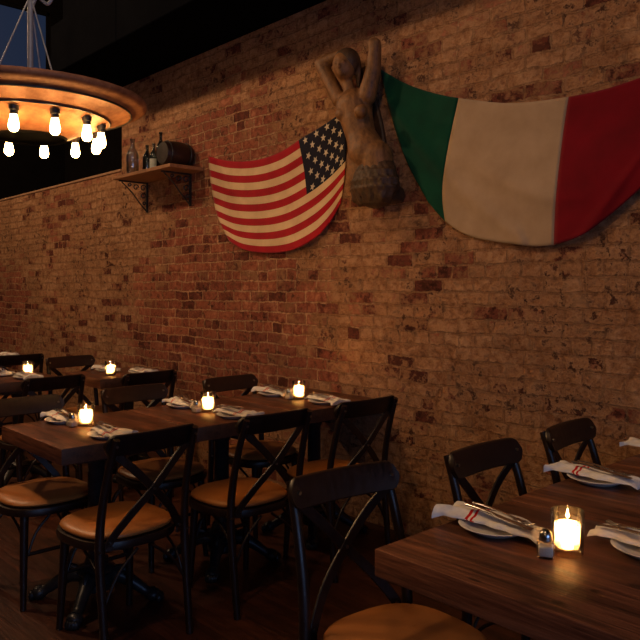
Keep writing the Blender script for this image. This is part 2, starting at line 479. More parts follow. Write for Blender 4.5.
def make_chair(label):
    t = thing('crossback_chair', label, 'chair', group='crossback chairs around the tables')
    obj('seat_pad', rounded_seat(bmesh.new(), .445, .468, .97, .014), M['leather'], t, angle=60)
    obj('seat_frame', rounded_seat(bmesh.new(), .405, .4445, 1.03, 0), M['dark'], t)
    bolts = []
    for s in (-1, 1):
        bm = bmesh.new()
        tube(bm, [(.185, .165*s, 0), (.172, .158*s, .2), (.160, .150*s, .406)], [.0135, .017, .019], 12)
        bx(bm, (.185-.012, .165*s-.012, .0), (.185+.012, .165*s+.012, .006), .002, 1)
        obj('leg', bm, M['dark'], t)
        bm = bmesh.new()
        tube(bm, [(-.235, .190*s, 0), (-.212, .192*s, .2), (-.192, .194*s, .42), (-.205, .190*s, .58), (-.245, .184*s, .74), (-.288, .178*s, .858)],
             [.0145, .0165, .0175, .0165, .015, .0135], 12)
        obj('rear_leg', bm, M['dark'], t)
        # quarter-round braces below the seat
        bm = bmesh.new()
        tube(bm, [(-.205, .180*s, .23), (-.150, .180*s, .325), (-.04, .180*s, .399)], .006, 8, 8)
        tube(bm, [(-.212, .180*s, .23), (-.205, .120*s, .325), (-.195, .03*s, .399)], .006, 8, 8)
        obj('brace', bm, M['dark'], t)
        bm = bmesh.new()
        tube(bm, [(.160, .150*s, .23), (.12, .152*s, .325), (.02, .165*s, .399)], .006, 8, 8)
        tube(bm, [(.170, .140*s, .23), (.168, .10*s, .325), (.165, .03*s, .399)], .006, 8, 8)
        obj('brace', bm, M['dark'], t)
        # flat strips crossing in the back
        bm = bmesh.new()
        tube(bm, [(-.252, .170*s, .80), (-.262, .085*s, .725), (-.258+.004*s, 0, .64), (-.235, -.09*s, .545), (-.203, -.155*s, .455), (-.203, -.160*s, .42)],
             .01, flat=(.032, .009), up=(1, 0, 0))
        obj('cross_strip', bm, M['dark'], t)
        bolts += [((-.240, .176*s, .832), (-.296, .178*s, .832)), ((-.195, .155*s, .45), (-.216, .157*s, .45)), ((-.170, .199*s, .425), (-.214, .199*s, .425))]
    bm = bmesh.new()
    tube(bm, [(.170, -.155, .235), (.170, .155, .235)], .009, 8)
    obj('stretcher', bm, M['dark'], t)
    # bent top rail with rounded ends
    bm = bmesh.new()
    n = 28; th = .010
    prev = None
    for i in range(n+1):
        y = -.205 + .410*i/n
        e = min(1, (.205-abs(y))/.034); hh = .043*math.sqrt(max(0.02, 1-(1-e)**2)) if e < 1 else .043
        hh *= 1 + .0*y
        xx = -.285 + .55*y*y + .012
        zc = .828
        ring = []
        for (dz, dx) in ((-1, -.6), (-.9, -1), (.9, -1), (1, -.6), (1, .6), (.9, 1), (-.9, 1), (-1, .6)):
            ring.append(bm.verts.new((xx + dx*th - dz*hh*.30, y, zc + dz*hh)))
        if prev:
            for k in range(8): bm.faces.new((prev[k], prev[(k+1)%8], ring[(k+1)%8], ring[k]))
        else: bm.faces.new(ring[::-1])
        prev = ring
    bm.faces.new(prev)
    bmesh.ops.recalc_face_normals(bm, faces=bm.faces[:])
    rail = obj('top_rail', bm, M['dark'], t)
    for a, b in bolts:
        bm = bmesh.new(); tube(bm, [a, b], .0055, 8, 2); o = obj('bolt', bm, M['bolt'], t); 
    bm = bmesh.new(); tube(bm, [(-.245, 0, .64), (-.272, 0, .64)], .0055, 8, 2); obj('bolt', bm, M['bolt'], t)
    return t

# seat centre x, y, facing (0 = towards +X, pi = towards -X)
chairs = [
    (-1.297, 1.511, -.12, 'dark wooden crossback chair at the near corner of the right table, tan seat pulled out'),
    (-1.202, 2.140, -.006, 'dark wooden crossback chair behind the nearest napkin and plate on the right tables'),
    (-1.204, 2.755, .06, 'dark crossback chair close to the brick wall behind the right tables'),
    (-2.770, 1.425, PI+.06, 'crossback chair with its back to us at the front end of the left table row'),
    (-2.750, 2.040, PI-.01, 'middle crossback chair of three with backs to us along the left table row'),
    (-2.738, 2.622, PI-.03, 'crossback chair nearest the brick wall with its back to us, left table row'),
    (-3.41, 1.37, .0, 'crossback chair behind the foremost left table, round tan seat in full view'),
    (-3.41, 1.995, .03, 'crossback chair on the far side of the left row, behind its middle table'),
    (-3.41, 2.65, .03, 'crossback chair by the brick wall on the far side of the left row'),
    (-4.513, 2.40, PI+.05, 'crossback chair with its back to us before the second row table by the wall'),
    (-4.70, 1.844, PI+.03, 'crossback chair with its back to us before the red-edged second row table'),
    (-5.37, 2.49, .04, 'crossback chair behind the second row table by the wall'),
    (-6.33, 2.24, PI, 'crossback chair before the farthest table at the left edge of view'),
]
proto = None
for i, (x, y, a, lb) in enumerate(chairs):
    if proto is None:
        proto = make_chair(lb); proto.location = (x, y, 0); proto.rotation_euler = (0, 0, a)
    else: dup(proto, (x, y, 0), a, lb)

# ------------------------------------------------------------------ tables
TZ = .76
def make_table(name, label, loc, sx, sy, proto_base=None):
    t = thing(name, label, 'table', loc, 0, 'butcher block pedestal tables')
    bm = bmesh.new(); bx(bm, (-sx/2, -sy/2, TZ-.07), (sx/2, sy/2, TZ), .004, 2)
    for f in bm.faces:
        if abs(f.normal.x) > .9: f.material_index = 1
    top = obj('tabletop', bm, [M['table'], M['end']], t, angle=30)
    if proto_base is None:
        bm = bmesh.new(); bx(bm, (-.17, -.17, .672), (.17, .17, .69), .003, 1)
        tube(bm, [(0,-.16,.664),(0,.16,.664)], .01, flat=(.04,.018)); tube(bm, [(-.16,0,.664),(.16,0,.664)], .01, flat=(.04,.018))
        obj('mounting_plate', bm, M['iron'], t)
        bm = bmesh.new(); lathe(bm, [(.038,.10),(.038,.62),(.046,.63),(.05,.655),(.05,.668)], 20)
        obj('column', bm, M['iron'], t)
        bm = bmesh.new(); lathe(bm, [(.03,.05),(.07,.055),(.078,.07),(.075,.09),(.055,.10),(.052,.115),(.082,.13),(.088,.142),(.080,.155),(.056,.165),(.052,.18),(.044,.20),(.039,.205)], 28)
        obj('hub', bm, M['iron'], t)
        for k in range(4):
            a = PI/4 + k*PI/2 ; c, s = math.cos(a), math.sin(a)
            bm = bmesh.new()
            tube(bm, [(c*.04, s*.04, .105), (c*.10, s*.10, .118), (c*.17, s*.17, .085), (c*.23, s*.23, .045), (c*.26, s*.26, .035)], [.034, .036, .028, .022, .030], 10)
            ellipsoid(bm, (c*.262, s*.262, .03), (.036, .036, .029), u=12, v=8)
            for q in (-.5, -.17, .17, .5):   # claws
                aa = a + q
                ellipsoid(bm, (c*.262+math.cos(aa)*.034, s*.262+math.sin(aa)*.034, .020), (.016, .016, .020), u=8, v=6)
            tube(bm, [(c*.07, s*.07, .135), (c*.12, s*.12, .15), (c*.16, s*.16, .11)], [.012, .016, .006], 8)
            obj('foot', bm, M['iron'], t)
    else:
        for ch in proto_base.children:
            if not ch.name.startswith('tabletop'):
                c = ch.copy(); C.objects.link(c); c.parent = t
    return t
T0 = None
tabs = [
    # x centre, y0, y1, width, label
    (-3.235, 1.235, 1.888, .69, 'foremost thick wooden table of the left row with reddish knotty side'),
    (-3.240, 1.895, 2.545, .68, 'middle wooden table of the left row with a candle and two napkins'),
    (-3.235, 2.552, 3.185, .69, 'wooden table of the left row pushed against the brick wall'),
    (-.900, 1.345, 1.965, .70, 'nearest thick reclaimed wood table on the right with burning tumbler candle'),
    (-.905, 1.972, 2.580, .70, 'middle wooden table on the right, plate and napkin near its left edge'),
    (-.900, 2.587, 3.185, .70, 'right-hand wooden table ending at the brick wall'),
    (-5.49, 1.76, 2.24, .60, 'second row wooden table at the left edge of view with red lit side'),
    (-5.20, 2.38, 3.02, .60, 'second row wooden table beside the brick wall, glowing candle on it'),
    (-7.30, 2.05, 2.70, .74, 'farthest wooden table at the extreme left with a glowing candle'),
]
for k_, (x, y0, y1, w, lb) in enumerate(tabs):
    o = make_table('pedestal_table', lb, (x, (y0+y1)/2, 0), w, y1-y0, T0)
    if T0 is None: T0 = o
    # the pedestals stand a little towards the aisle
    dx, dy = {0: (.125, -.07), 7: (.12, .0)}.get(k_, (.12, -.03))
    for ch_ in o.children:
        if not ch_.name.startswith('tabletop'): ch_.location = (dx, dy, 0)

# ------------------------------------------------------------------ table settings
def make_plate(label, loc):
    t = bpy.data
    bm = bmesh.new()
    lathe(bm, [(.0001,.003),(.06,.003),(.064,0),(.068,0),(.072,.004),(.098,.016),(.100,.018),(.098,.0195),(.075,.010),(.066,.0065),(.0001,.006)], 48, close_top=False, close_bot=False)
    bmesh.ops.remove_doubles(bm, verts=bm.verts[:], dist=.0005)
    o = obj('bread_plate', bm, M['ceramic'], angle=60)
    o.location = loc
    return tag(o, label, 'plate', 'small white plates')

def napkin_mesh(seed):
    """folded towel: long soft roll of layers, local +X along its length, origin at its middle on the plate"""
    r = random.Random(seed)
    bm = bmesh.new(); uvl = bm.loops.layers.uv.new('UVMap')
    L, Wd = .31, .115
    nu, nv = 46, 22
    def surf(u, v, top):
        x = (u-.5)*L
        w = Wd*(1 - .25*u) * (1 + .25*max(0, .10-u)/.10)
        y = (v-.5)*w + .010*math.sin(u*5+seed)
        # layers of folding: ridges running lengthwise
        e = abs(v-.5)*2
        th = .014*(1-e**4)*(.75+.25*math.sin(u*PI))
        z = th*(.72+.28*math.sin(v*13+2.2*math.sin(u*4+seed)))
        z += .010*math.exp(-((v-.30-.1*u)/.10)**2) * (1-u*.5)
        z += .004*noise.noise(Vector((x*30, y*40, seed)))
        # left end flares up where the hem sticks out
        if u < .14: z += .016*(1-u/.14)*(.5+.5*math.sin(v*9+seed)); x -= .012*(.5+.5*math.sin(v*7+seed))
        # resting on the plate: ends sag over the rim
        base = .0225 - .010*max(0, abs(u-.5)-.42)/.08 
        y += .003*math.sin(u*30)*(e > .8)
        return Vector((x, y, base + (z if top else -.0005) ))
    G = {}
    for top in (0, 1):
        for i in range(nu+1):
            for j in range(nv+1):
                if top == 0 and (i in (0, nu) or j in (0, nv)): pass
                G[top, i, j] = bm.verts.new(surf(i/nu, j/nv, top) + (Vector((0,0,.003)) if top else Vector()))
    def q(a, b, c, d, uv):
        f = bm.faces.new((a, b, c, d))
        for l, t in zip(f.loops, uv): l[uvl].uv = t
    for i in range(nu):
        for j in range(nv):
            uv = [(i/nu, j/nv), ((i+1)/nu, j/nv), ((i+1)/nu, (j+1)/nv), (i/nu, (j+1)/nv)]
            q(G[1,i,j], G[1,i+1,j], G[1,i+1,j+1], G[1,i,j+1], uv)
            q(G[0,i,j+1], G[0,i+1,j+1], G[0,i+1,j], G[0,i,j], uv[::-1])
    for i in range(nu):
        for j in (0, nv):
            q(G[0,i,j], G[0,i+1,j], G[1,i+1,j], G[1,i,j], [(i/nu,0)]*4)
    for j in range(nv):
        for i in (0, nu):
            q(G[0,i,j], G[0,i,j+1], G[1,i,j+1], G[1,i,j], [(i/nu,0)]*4)
    bmesh.ops.recalc_face_normals(bm, faces=bm.faces[:])
    return bm

def make_fork():
    bm = bmesh.new()
    tube(bm, [(-.10,0,.0),(-.05,0,.004),(.02,0,.003),(.05,0,.001)], .004, flat=(.011,.003), up=(0,0,1))
    tube(bm, [(.045,0,.001),(.06,0,.0),(.072,0,.002)], .01, flat=(.022,.0028), up=(0,0,1))
    for k in range(4):
        y = -.009+.006*k
        tube(bm, [(.070,y,.002),(.09,y,.0),(.108,y,.006)], .001, flat=(.0028,.002), up=(0,0,1), smooth=4)
    return bm
def make_knife():
    bm = bmesh.new()
    tube(bm, [(-.105,0,0),(-.05,0,.003),(.0,0,.002)], .004, flat=(.013,.005), up=(0,0,1))
    tube(bm, [(-.002,0,.002),(.06,0,.002),(.10,.003,.001),(.115,.006,0)], .004, flat=(.018,.0016), up=(0,0,1))
    return bm
fork_me = obj('fork', make_fork(), M['steel']).data
knife_me = obj('knife', make_knife(), M['steel']).data
for o in [o for o in C.objects if o.name in ('fork', 'knife')]: bpy.data.objects.remove(o)
nap_me = []
for k in range(3):
    o = obj('napkin', napkin_mesh(k), M['napkin'], angle=70); nap_me.append(o.data); bpy.data.objects.remove(o)
plate0 = None
def setting(x, y, rz, where, k, cutlery=True, tilt=0):
    """plate, folded napkin, fork and knife; napkin length along local X"""
    global plate0
    gp = 'place settings on the tables'
    if plate0 is None:
        plate0 = make_plate('white plate under the napkin ' + where, (x, y, TZ))
    else:
        p = plate0.copy(); C.objects.link(p); p.location = (x, y, TZ); p['label'] = 'white plate under the napkin ' + where
    n = bpy.data.objects.new('napkin', nap_me[k % 3]); C.objects.link(n)
    n.location = (x, y, TZ); n.rotation_euler = (0, 0, rz)
    if x < -2: n.scale = (.88, 1, 1)
    tag(n, 'folded white napkin with red stripes ' + where, 'napkin', 'striped napkins')
    if cutlery:
        for nm, me, dy, a, cat in (('fork', fork_me, .016, 0, 'fork'), ('knife', knife_me, -.012, 0, 'knife')):
            c = bpy.data.objects.new(nm, me); C.objects.link(c)
            ca, sa = math.cos(rz), math.sin(rz)
            lx = .02
            c.location = (x + ca*lx, y + sa*lx + dy - .018, TZ + .050)
            c.rotation_euler = (0, .06, rz + a - .16)
            tag(c, 'steel %s lying on the napkin %s' % (nm, where), cat, 'cutlery on the napkins')

setting(-1.12, 1.690, .04, 'left of the nearest right candle', 0)
setting(-1.165, 2.37, .02, 'on the middle right table', 1)
setting(-1.17, 2.97, .02, 'on the right table by the wall', 2)
setting(-.755, 1.83, PI+.0, 'cut by the right edge of view', 1)
setting(-3.47, 1.505, .05, 'left of the foremost left candle', 1)
setting(-2.99, 1.50, PI, 'right of the foremost left candle', 0)
setting(-3.46, 2.18, -.05, 'left of the middle left candle', 2)
setting(-3.01, 2.20, PI+.1, 'right of the middle left candle', 1)
setting(-3.455, 2.82, .02, 'left of the candle by the wall', 0)
setting(-3.02, 2.84, PI-.05, 'right of the candle by the wall', 2)
setting(-5.66, 1.95, .0, 'left of the red-edged table candle', 1)
setting(-5.33, 2.02, PI, 'right of the red-edged table candle', 2)
setting(-5.34, 2.66, .05, 'left of the second row wall candle', 0)
setting(-5.03, 2.78, PI, 'right of the second row wall candle', 1)
setting(-7.16, 2.52, PI, 'on the farthest left table', 0, False)

def make_candle(label, loc, s=1.0):
    t = thing('candle_glass', label, 'candle', loc, 0, 'lit candles in tumblers')
    bm = bmesh.new()
    lathe(bm, [(.034,.0),(.0375,.003),(.0385,.02),(.041,.105),(.0405,.108),(.0385,.107),(.0365,.024),(.032,.016),(.0001,.015)], 40, close_top=False)
    obj('tumbler', bm, M['glass'], t, angle=50)
    bm = bmesh.new(); lathe(bm, [(.0001,.0175),(.026,.018),(.0300,.024),(.0310,.045),(.0315,.074),(.0300,.076)], 32, close_top=False, close_bot=False)
    obj('wax', bm, M['wax'], t, angle=60)
    bm = bmesh.new(); lathe(bm, [(.0008,.042),(.0045,.047),(.0068,.056),(.0060,.065),(.0028,.076),(.0004,.084)], 14)
    obj('flame', bm, M['flame'], t, angle=80)
    return t
cpos = [(-.900, 1.672, 'large tumbler candle burning on the nearest right table'),
        (-3.30, 1.53, 'lit candle glass on the foremost left table'),
        (-3.23, 2.18, 'lit candle glass on the middle left table'),
        (-3.24, 2.83, 'lit candle glass on the left row table by the brick wall'),
        (-5.47, 2.08, 'lit candle glass on the red-edged second row table'),
        (-5.08, 2.55, 'lit candle glass on the second row table by the wall'),
        (-7.42, 2.46, 'lit candle glass on the farthest table at the left edge of view')]
c0 = None
for (x, y, lb) in cpos:
    if c0 is None: c0 = make_candle(lb, (x, y, TZ))
    else: dup(c0, (x, y, TZ), 0, lb)

def make_shaker(label, loc, rz):
    t = thing('salt_shaker', label, 'salt shaker', loc, rz, 'salt shakers')
    bm = bmesh.new(); bx(bm, (-.019,-.019,0), (.019,.019,.036), .005, 2); obj('glass_body', bm, M['glass'], t)
    bm = bmesh.new(); bx(bm, (-.0155,-.0155,.004), (.0155,.0155,.026), .003, 1); obj('salt', bm, M['salt'], t)
    bm = bmesh.new(); lathe(bm, [(.013,.0365),(.015,.038),(.015,.046),(.013,.054),(.007,.060),(.001,.062)], 20); obj('metal_cap', bm, M['steel'], t)
    return t
s0 = make_shaker('small square salt shaker beside the tumbler candle on the nearest right table', (-.925, 1.612, TZ), .5); s0.scale = (1.12, 1.12, 1.12)
dup(s0, (-3.315, 1.47, TZ), .3, 'small salt shaker beside the candle on the foremost left table')
dup(s0, (-3.25, 2.12, TZ), .2, 'small salt shaker beside the candle on the middle left table')
dup(s0, (-3.26, 2.77, TZ), .2, 'small salt shaker beside the candle on the left table by the wall')

# ------------------------------------------------------------------ chandelier
CX, CY, CZ = -3.325, 1.275, 2.278
ch = thing('ring_chandelier', 'big rusty metal dish chandelier with a ring of glowing bulbs, above left tables', 'chandelier', (CX, CY, 0))
R = .535
prof = []
bm = bmesh.new()
lathe(bm, [(.150,CZ-.172),(.165,CZ-.168),(.22,CZ-.140),(.30,CZ-.106),(.345,CZ-.088),(.350,CZ-.090),(.356,CZ-.082),(.40,CZ-.064),(.440,CZ-.048),(.446,CZ-.050),(.454,CZ-.042),(.49,CZ-.030),(.510,CZ-.022),(.517,CZ-.014),(.519,CZ-.002),(.516,CZ+.005),(.508,CZ+.006),(.500,CZ-.002),(.44,CZ-.02),(.40,CZ-.035),(.34,CZ-.06),(.20,CZ-.110),(.150,CZ-.13)], 96, close_top=False, close_bot=False)
r0 = [v for v in bm.verts]
obj('dish', bm, M['shade'], ch, angle=50)
bm = bmesh.new()
lathe(bm, [(.0001,CZ-.165),(.148,CZ-.168),(.156,CZ-.178),(.164,CZ-.166),(.10,CZ-.10),(.0001,CZ-.09)], 48, close_top=False, close_bot=False)
obj('hub', bm, M['black'], ch)
bm = bmesh.new()
for r_, z_, w_ in ((.350, CZ-.090, .004), (.447, CZ-.050, .005)):
    pts = [(r_*math.cos(2*PI*k/96), r_*math.sin(2*PI*k/96), z_) for k in range(97)]
    tube(bm, pts, w_, 6, 0)
obj('ring_bead', bm, M['iron'], ch)
bm = bmesh.new(); tube(bm, [(0,0,CZ-.1),(0,0,CZ+.62)], .013, 14, 1); obj('rod', bm, M['rope'], ch)
for k in range(3):
    a = math.atan2(RT.y, RT.x) - .5 + (0, PI+1.0, PI/2+.5)[k]
    bm = bmesh.new(); tube(bm, [(.012*math.cos(a),.012*math.sin(a),CZ+.45),(.22*math.cos(a),.22*math.sin(a),CZ-.090)], .0035, 6, 1)
    obj('wire', bm, M['rope'], ch)
bm = bmesh.new(); tube(bm, [(0,0,CZ+.40),(RT.x*.03,RT.y*.03,CZ+.47),(RT.x*.08,RT.y*.08,CZ+.44),(RT.x*.10,RT.y*.10,CZ+.50),(RT.x*.03,RT.y*.03,CZ+.56),(0,0,CZ+.60),(.0,.0,CZ+.72),(.04,.02,CZ+.62),(.12,.06,CZ+.60),(.16,.08,CZ+.80),(.10,.05,ZC)], .008, 8); obj('cord', bm, M['rope'], ch)
bm = bmesh.new(); tube(bm, [(0,0,CZ+.60),(0,0,ZC)], .010, 8, 1); obj('chain', bm, M['iron'], ch)
phi0 = math.atan2(-AX.y, -AX.x)      # direction from the lamp towards the seats in front
sock = bmesh.new(); lathe(sock, [(.015,-.008),(.017,-.006),(.017,.008),(.021,.012),(.021,.030)], 16)
bulb = bmesh.new(); lathe(bulb, [(.0003,-.080),(.010,-.078),(.017,-.072),(.0215,-.061),(.0215,-.050),(.019,-.036),(.016,-.022),(.014,-.008)], 20)
so = bo = None
for k in range(12):
    a = phi0 + math.radians(10) + k*PI/6
    loc = (.312*math.cos(a), .312*math.sin(a), CZ-.130)
    if so is None:
        so = obj('socket', sock, M['iron'], ch); bo = obj('bulb', bulb, M['bulb'], so)
        so.location = loc
    else:
        s = so.copy(); C.objects.link(s); s.parent = ch; s.location = loc
        b = bo.copy(); C.objects.link(b); b.parent = s

# ------------------------------------------------------------------ shelf and what stands on it
sh = thing('wall_shelf', 'pale wooden shelf on two ornate iron brackets on the brick wall', 'shelf', (-5.255, WY, 2.34))
bm = bmesh.new(); bx(bm, (-.46,-.31,0), (.46,-.001,.028), .003, 1); obj('shelf_board', bm, M['shelf'], sh, smooth=False)
for x in (-.42, .27):
    bm = bmesh.new()
    bx(bm, (x-.012,-.27,-.012),(x+.012,-.002,-.0005)); bx(bm, (x-.012,-.014,-.26),(x+.012,-.002,-.012))
    tube(bm, [(x,-.25,-.014),(x,-.16,-.09),(x,-.09,-.17),(x,-.012,-.25)], .006, 6)
    for (yy, zz, rr) in ((-.045,-.05,.030),(-.115,-.05,.028),(-.045,-.12,.028),(-.175,-.035,.018),(-.035,-.185,.018)):
        tube(bm, [(x, yy+rr*math.cos(q*.7)*(1-q*.07), zz+rr*math.sin(q*.7)*(1-q*.07)) for q in range(11)], .005, 6, 3)
    obj('bracket', bm, M['iron'], sh)
def bottle(label, x, y, r, h, mat, lab=False, neck=.3):
    bm = bmesh.new()
    lathe(bm, [(r*.9,0),(r,.006),(r,h*(.62-neck*.1)),(r*.85,h*.66),(r*.42,h*.76),(r*.33,h*.82),(r*.33,h*.95),(r*.42,h*.96),(r*.42,h)], 24)
    o = obj('bottle', bm, mat, None, angle=50); o.location = (x, y, 2.369); tag(o, label, 'bottle', 'bottles on the wall shelf')
    if lab:
        b2 = bmesh.new(); lathe(b2, [(r*1.015,h*.10),(r*1.015,h*.46)], 24, close_top=False, close_bot=False)
        obj('paper_label', b2, M['label'], o)
    return o
bottle('tall pale glass bottle at the left end of the wall shelf', -5.65, WY-.16, .052, .33, M['smoke'])
bottle('dark brown bottle second from left on the wall shelf', -5.40, WY-.16, .038, .24, M['brownglass'])
bottle('small dark bottle with a pale label, middle of the wall shelf', -5.275, WY-.17, .034, .235, M['greenglass'], True)
bottle('tallest dark bottle on the wall shelf beside the round keg', -5.165, WY-.17, .036, .31, M['greenglass'])
k = thing('small_keg', 'small round dark keg at the right end of the wall shelf', 'keg', (-4.965, WY-.155, 2.369))
bm = bmesh.new()
pr = [(.085,-.12),(.095,-.09),(.102,-.03),(.103,.0),(.102,.03),(.095,.09),(.085,.12)]
lathe(bm, pr, 28)
bmesh.ops.transform(bm, matrix=Matrix.Translation((0,0,.104)) @ Matrix.Rotation(PI/2, 4, 'X'), verts=bm.verts[:])
obj('barrel', bm, M['dark'], k)
bm = bmesh.new()
for y in (-.085, .085):
    tube(bm, [(.0975*math.cos(q*PI/18), y, .104+.0975*math.sin(q*PI/18)) for q in range(37)], .005, 6, 0)
obj('hoop', bm, M['iron'], k)

# ------------------------------------------------------------------ flags
def curve_at(pts, t):
    """even position along a list of picture points"""
    P = catmull([Vector((a, b, 0)) for a, b in pts], 10)
    L = [0]
    for i in range(1, len(P)): L.append(L[-1] + (P[i]-P[i-1]).length)
    s = t*L[-1]
    for i in range(1, len(P)):
        if L[i] >= s - 1e-9:
            f = (s-L[i-1])/max(1e-9, L[i]-L[i-1]); return P[i-1].lerp(P[i], f)
    return P[-1]
def coons(top, bot, left, right, depth):
    def f(u, v, off=0.0):
        T = curve_at(top, u); B = curve_at(bot, u); Lf = curve_at(left, v); Rt = curve_at(right, v)
        c00 = curve_at(top, 0); c10 = curve_at(top, 1); c01 = curve_at(bot, 0); c11 = curve_at(bot, 1)
        p = T*(1-v)+B*v + Lf*(1-u)+Rt*u - (c00*(1-u)*(1-v)+c10*u*(1-v)+c01*(1-u)*v+c11*u*v)
        return on_wall(p.x, p.y, depth(u, v)+off)
    return f
def flag_part(name, f, u0, u1, v0, v1, nu, nv, mat, parent, off=0.0):
    bm = bmesh.new(); gd = [[bm.verts.new(f(u0+(u1-u0)*i/nu, v0+(v1-v0)*j/nv, off)) for j in range(nv+1)] for i in range(nu+1)]
    for i in range(nu):
        for j in range(nv): bm.faces.new((gd[i][j], gd[i+1][j], gd[i+1][j+1], gd[i][j+1]))
    o = obj(name, bm, mat, parent, angle=180)
    s = o.modifiers.new('thick', 'SOLIDIFY'); s.thickness = .0016; s.offset = 0
    return o
def d_us(u, v):
    sag = math.sin(PI*u)
    return .007 + max(0, .030*v*sag + .010*math.sin(v*7+u*2.4)*sag + .009*math.sin(u*9-v*5)*v + .010*math.exp(-((v-.52-.5*(u-.6))/.05)**2)*max(0,u-.35))
us = coons([(208,156),(230,161),(256,160),(280,152),(302,138),(325,124),(342,112)],
           [(229,241),(245,250),(268,253),(292,250),(315,238),(330,222),(341,203)],
           [(208,156),(211,185),(217,215),(229,241)],
           [(342,112),(346,140),(345,172),(341,203)], d_us)
uf = thing('stars_and_stripes_flag', 'red and cream striped flag with navy star field, sagging on brick wall', 'flag', tuple(us(.5,.0)))
def child_world(o, p):
    o.parent = p; o.matrix_parent_inverse = Matrix.Translation(-Vector(p.location))
bm = bmesh.new(); n = 13*4; nu = 60
UC = .655
gd = [[bm.verts.new(us(i/nu, j/n)) for j in range(n+1)] for i in range(nu+1)]
for i in range(nu):
    for j in range(n):
        fc = bm.faces.new((gd[i][j], gd[i+1][j], gd[i+1][j+1], gd[i][j+1]))
        st = j//4
        fc.material_index = 0 if st % 2 == 0 else 1
        if i/nu >= UC-.005 and st < 7: fc.material_index = 2
o = obj('striped_cloth', bm, [M['red'], M['cream'], M['navy']], None, angle=180)
s = o.modifiers.new('thick', 'SOLIDIFY'); s.thickness = .0016; s.offset = 0
child_world(o, uf)
# stars: staggered rows on the navy field
bm = bmesh.new()
rows = 7
for r_ in range(rows):
    cols = 4 if r_ % 2 == 0 else 3
    for c_ in range(cols):
        uu = UC + (1-UC)*((c_+.5)/4 if cols == 4 else (c_+1)/4); vv = (7/13)*(r_+.5)/rows
        ctr = us(uu, vv, .0035); ex = (us(uu+.004, vv, .0035)-ctr).normalized(); ez = (us(uu, vv-.004, .0035)-ctr).normalized()
        rr = .026
        ring = []
        for q in range(10):
            a = q*PI/5 + .3*r_; rad = rr if q % 2 == 0 else rr*.42
            ring.append(bm.verts.new(ctr + (ex*math.sin(a)+ez*math.cos(a))*rad))
        cv = bm.verts.new(ctr)
        for q in range(10): bm.faces.new((cv, ring[q], ring[(q+1)%10]))
o = obj('stars', bm, M['star'], None, smooth=False); 
s = o.modifiers.new('thick', 'SOLIDIFY'); s.thickness = .001; s.offset = 0
child_world(o, uf)

def d_it(u, v):
    sag = math.sin(PI*min(1,max(0,u)))
    return .007 + max(0, .035*v*sag + .012*math.sin(v*6-u*4)*sag + .016*math.exp(-((v-.62-.9*(u-.42))/.06)**2)*sag*math.exp(-((u-.42)/.16)**2) + .012*math.exp(-((v-.75+1.1*(u-.78))/.05)**2)*sag + .014*math.exp(-((v-.2-2.2*u)/.10)**2)*(u<.36))
it = coons([(380,69),(405,83),(430,92),(460,98),(512,103),(566,97),(605,89),(650,74),(690,58)],
           [(428,202),(446,222),(470,236),(505,243),(545,246),(580,236),(610,215),(645,184),(690,140)],
           [(380,69),(390,112),(406,160),(428,202)],
           [(690,58),(692,85),(692,112),(690,140)], d_it)
itf = thing('tricolour_flag', 'large green, white and red flag draped along the brick wall', 'flag', tuple(it(.5,.0)))
UA, UB = .272, .603
# colour limits follow their own curves across the cloth
def lim(a_top, a_bot): return lambda v: a_top + (a_bot-a_top)*v
l1 = lim(.262, .082); l2 = lim(.605, .445)
def band(name, ua, ub, mat, nu):
    bm = bmesh.new(); nv = 40
    gd = [[bm.verts.new(it(ua(j/nv)+(ub(j/nv)-ua(j/nv))*i/nu, j/nv)) for j in range(nv+1)] for i in range(nu+1)]
    for i in range(nu):
        for j in range(nv): bm.faces.new((gd[i][j], gd[i+1][j], gd[i+1][j+1], gd[i][j+1]))
    o = obj(name, bm, mat, None, angle=180)
    s = o.modifiers.new('thick', 'SOLIDIFY'); s.thickness = .0016; s.offset = 0
    child_world(o, itf); return o
band('green_band', lambda v: 0, l1, M['green'], 24)
band('white_band', l1, l2, M['natural'], 30)
band('red_band', l2, lambda v: 1, M['deepred'], 34)

# ------------------------------------------------------------------ carved figure on the wall
stt = thing('carved_figure', 'carved wooden female figure with raised arms mounted on brick wall between flags', 'sculpture', tuple(on_wall(372, 204, 0)))
def W(px, py, off): return on_wall(px, py, off)
bm = bmesh.new()
sL, sR = W(338,98,.13), W(366,94,.13)
neck, chest, waist, hip = W(349,90,.14), W(354,108,.13), W(361,136,.12), W(369,158,.12)
capsule(bm, W(345,78,.15), W(350,92,.14), .034, .038)          # neck
capsule(bm, chest, W(357,120,.14), .112, .098)
capsule(bm, W(357,120,.14), W(361,136,.14), .098, .090)
capsule(bm, W(361,136,.14), W(367,152,.14), .090, .112)
ellipsoid(bm, W(361,146,.19), (.07,.05,.07))
capsule(bm, W(362,158,.14), W(361,178,.14), .092, .085)
capsule(bm, W(376,157,.13), W(380,178,.13), .100, .090)
ellipsoid(bm, W(342,114,.215), (.042,.040,.040)); ellipsoid(bm, W(361,111,.215), (.042,.040,.040))
capsule(bm, W(341,100,.12), W(364,96,.12), .045, .045)        # shoulders
# raised straight arm
capsule(bm, W(367,96,.12), W(373,72,.11), .056, .048); capsule(bm, W(373,72,.11), W(375,48,.12), .047, .038)
for q in range(4):                                             # closed hand
    capsule(bm, W(370+q*2.6,46,.15-.01*q), W(370+q*2.6,41,.13), .010, .009)
ellipsoid(bm, W(374,44,.12), (.045,.040,.036))
# bent arm behind the head
capsule(bm, W(340,100,.12), W(321,64,.14), .050, .042); capsule(bm, W(321,64,.14), W(341,55,.10), .042, .034)
for q in range(4): capsule(bm, W(341,53+q*2.0,.10), W(348,54+q*2.0,.09), .009, .008)
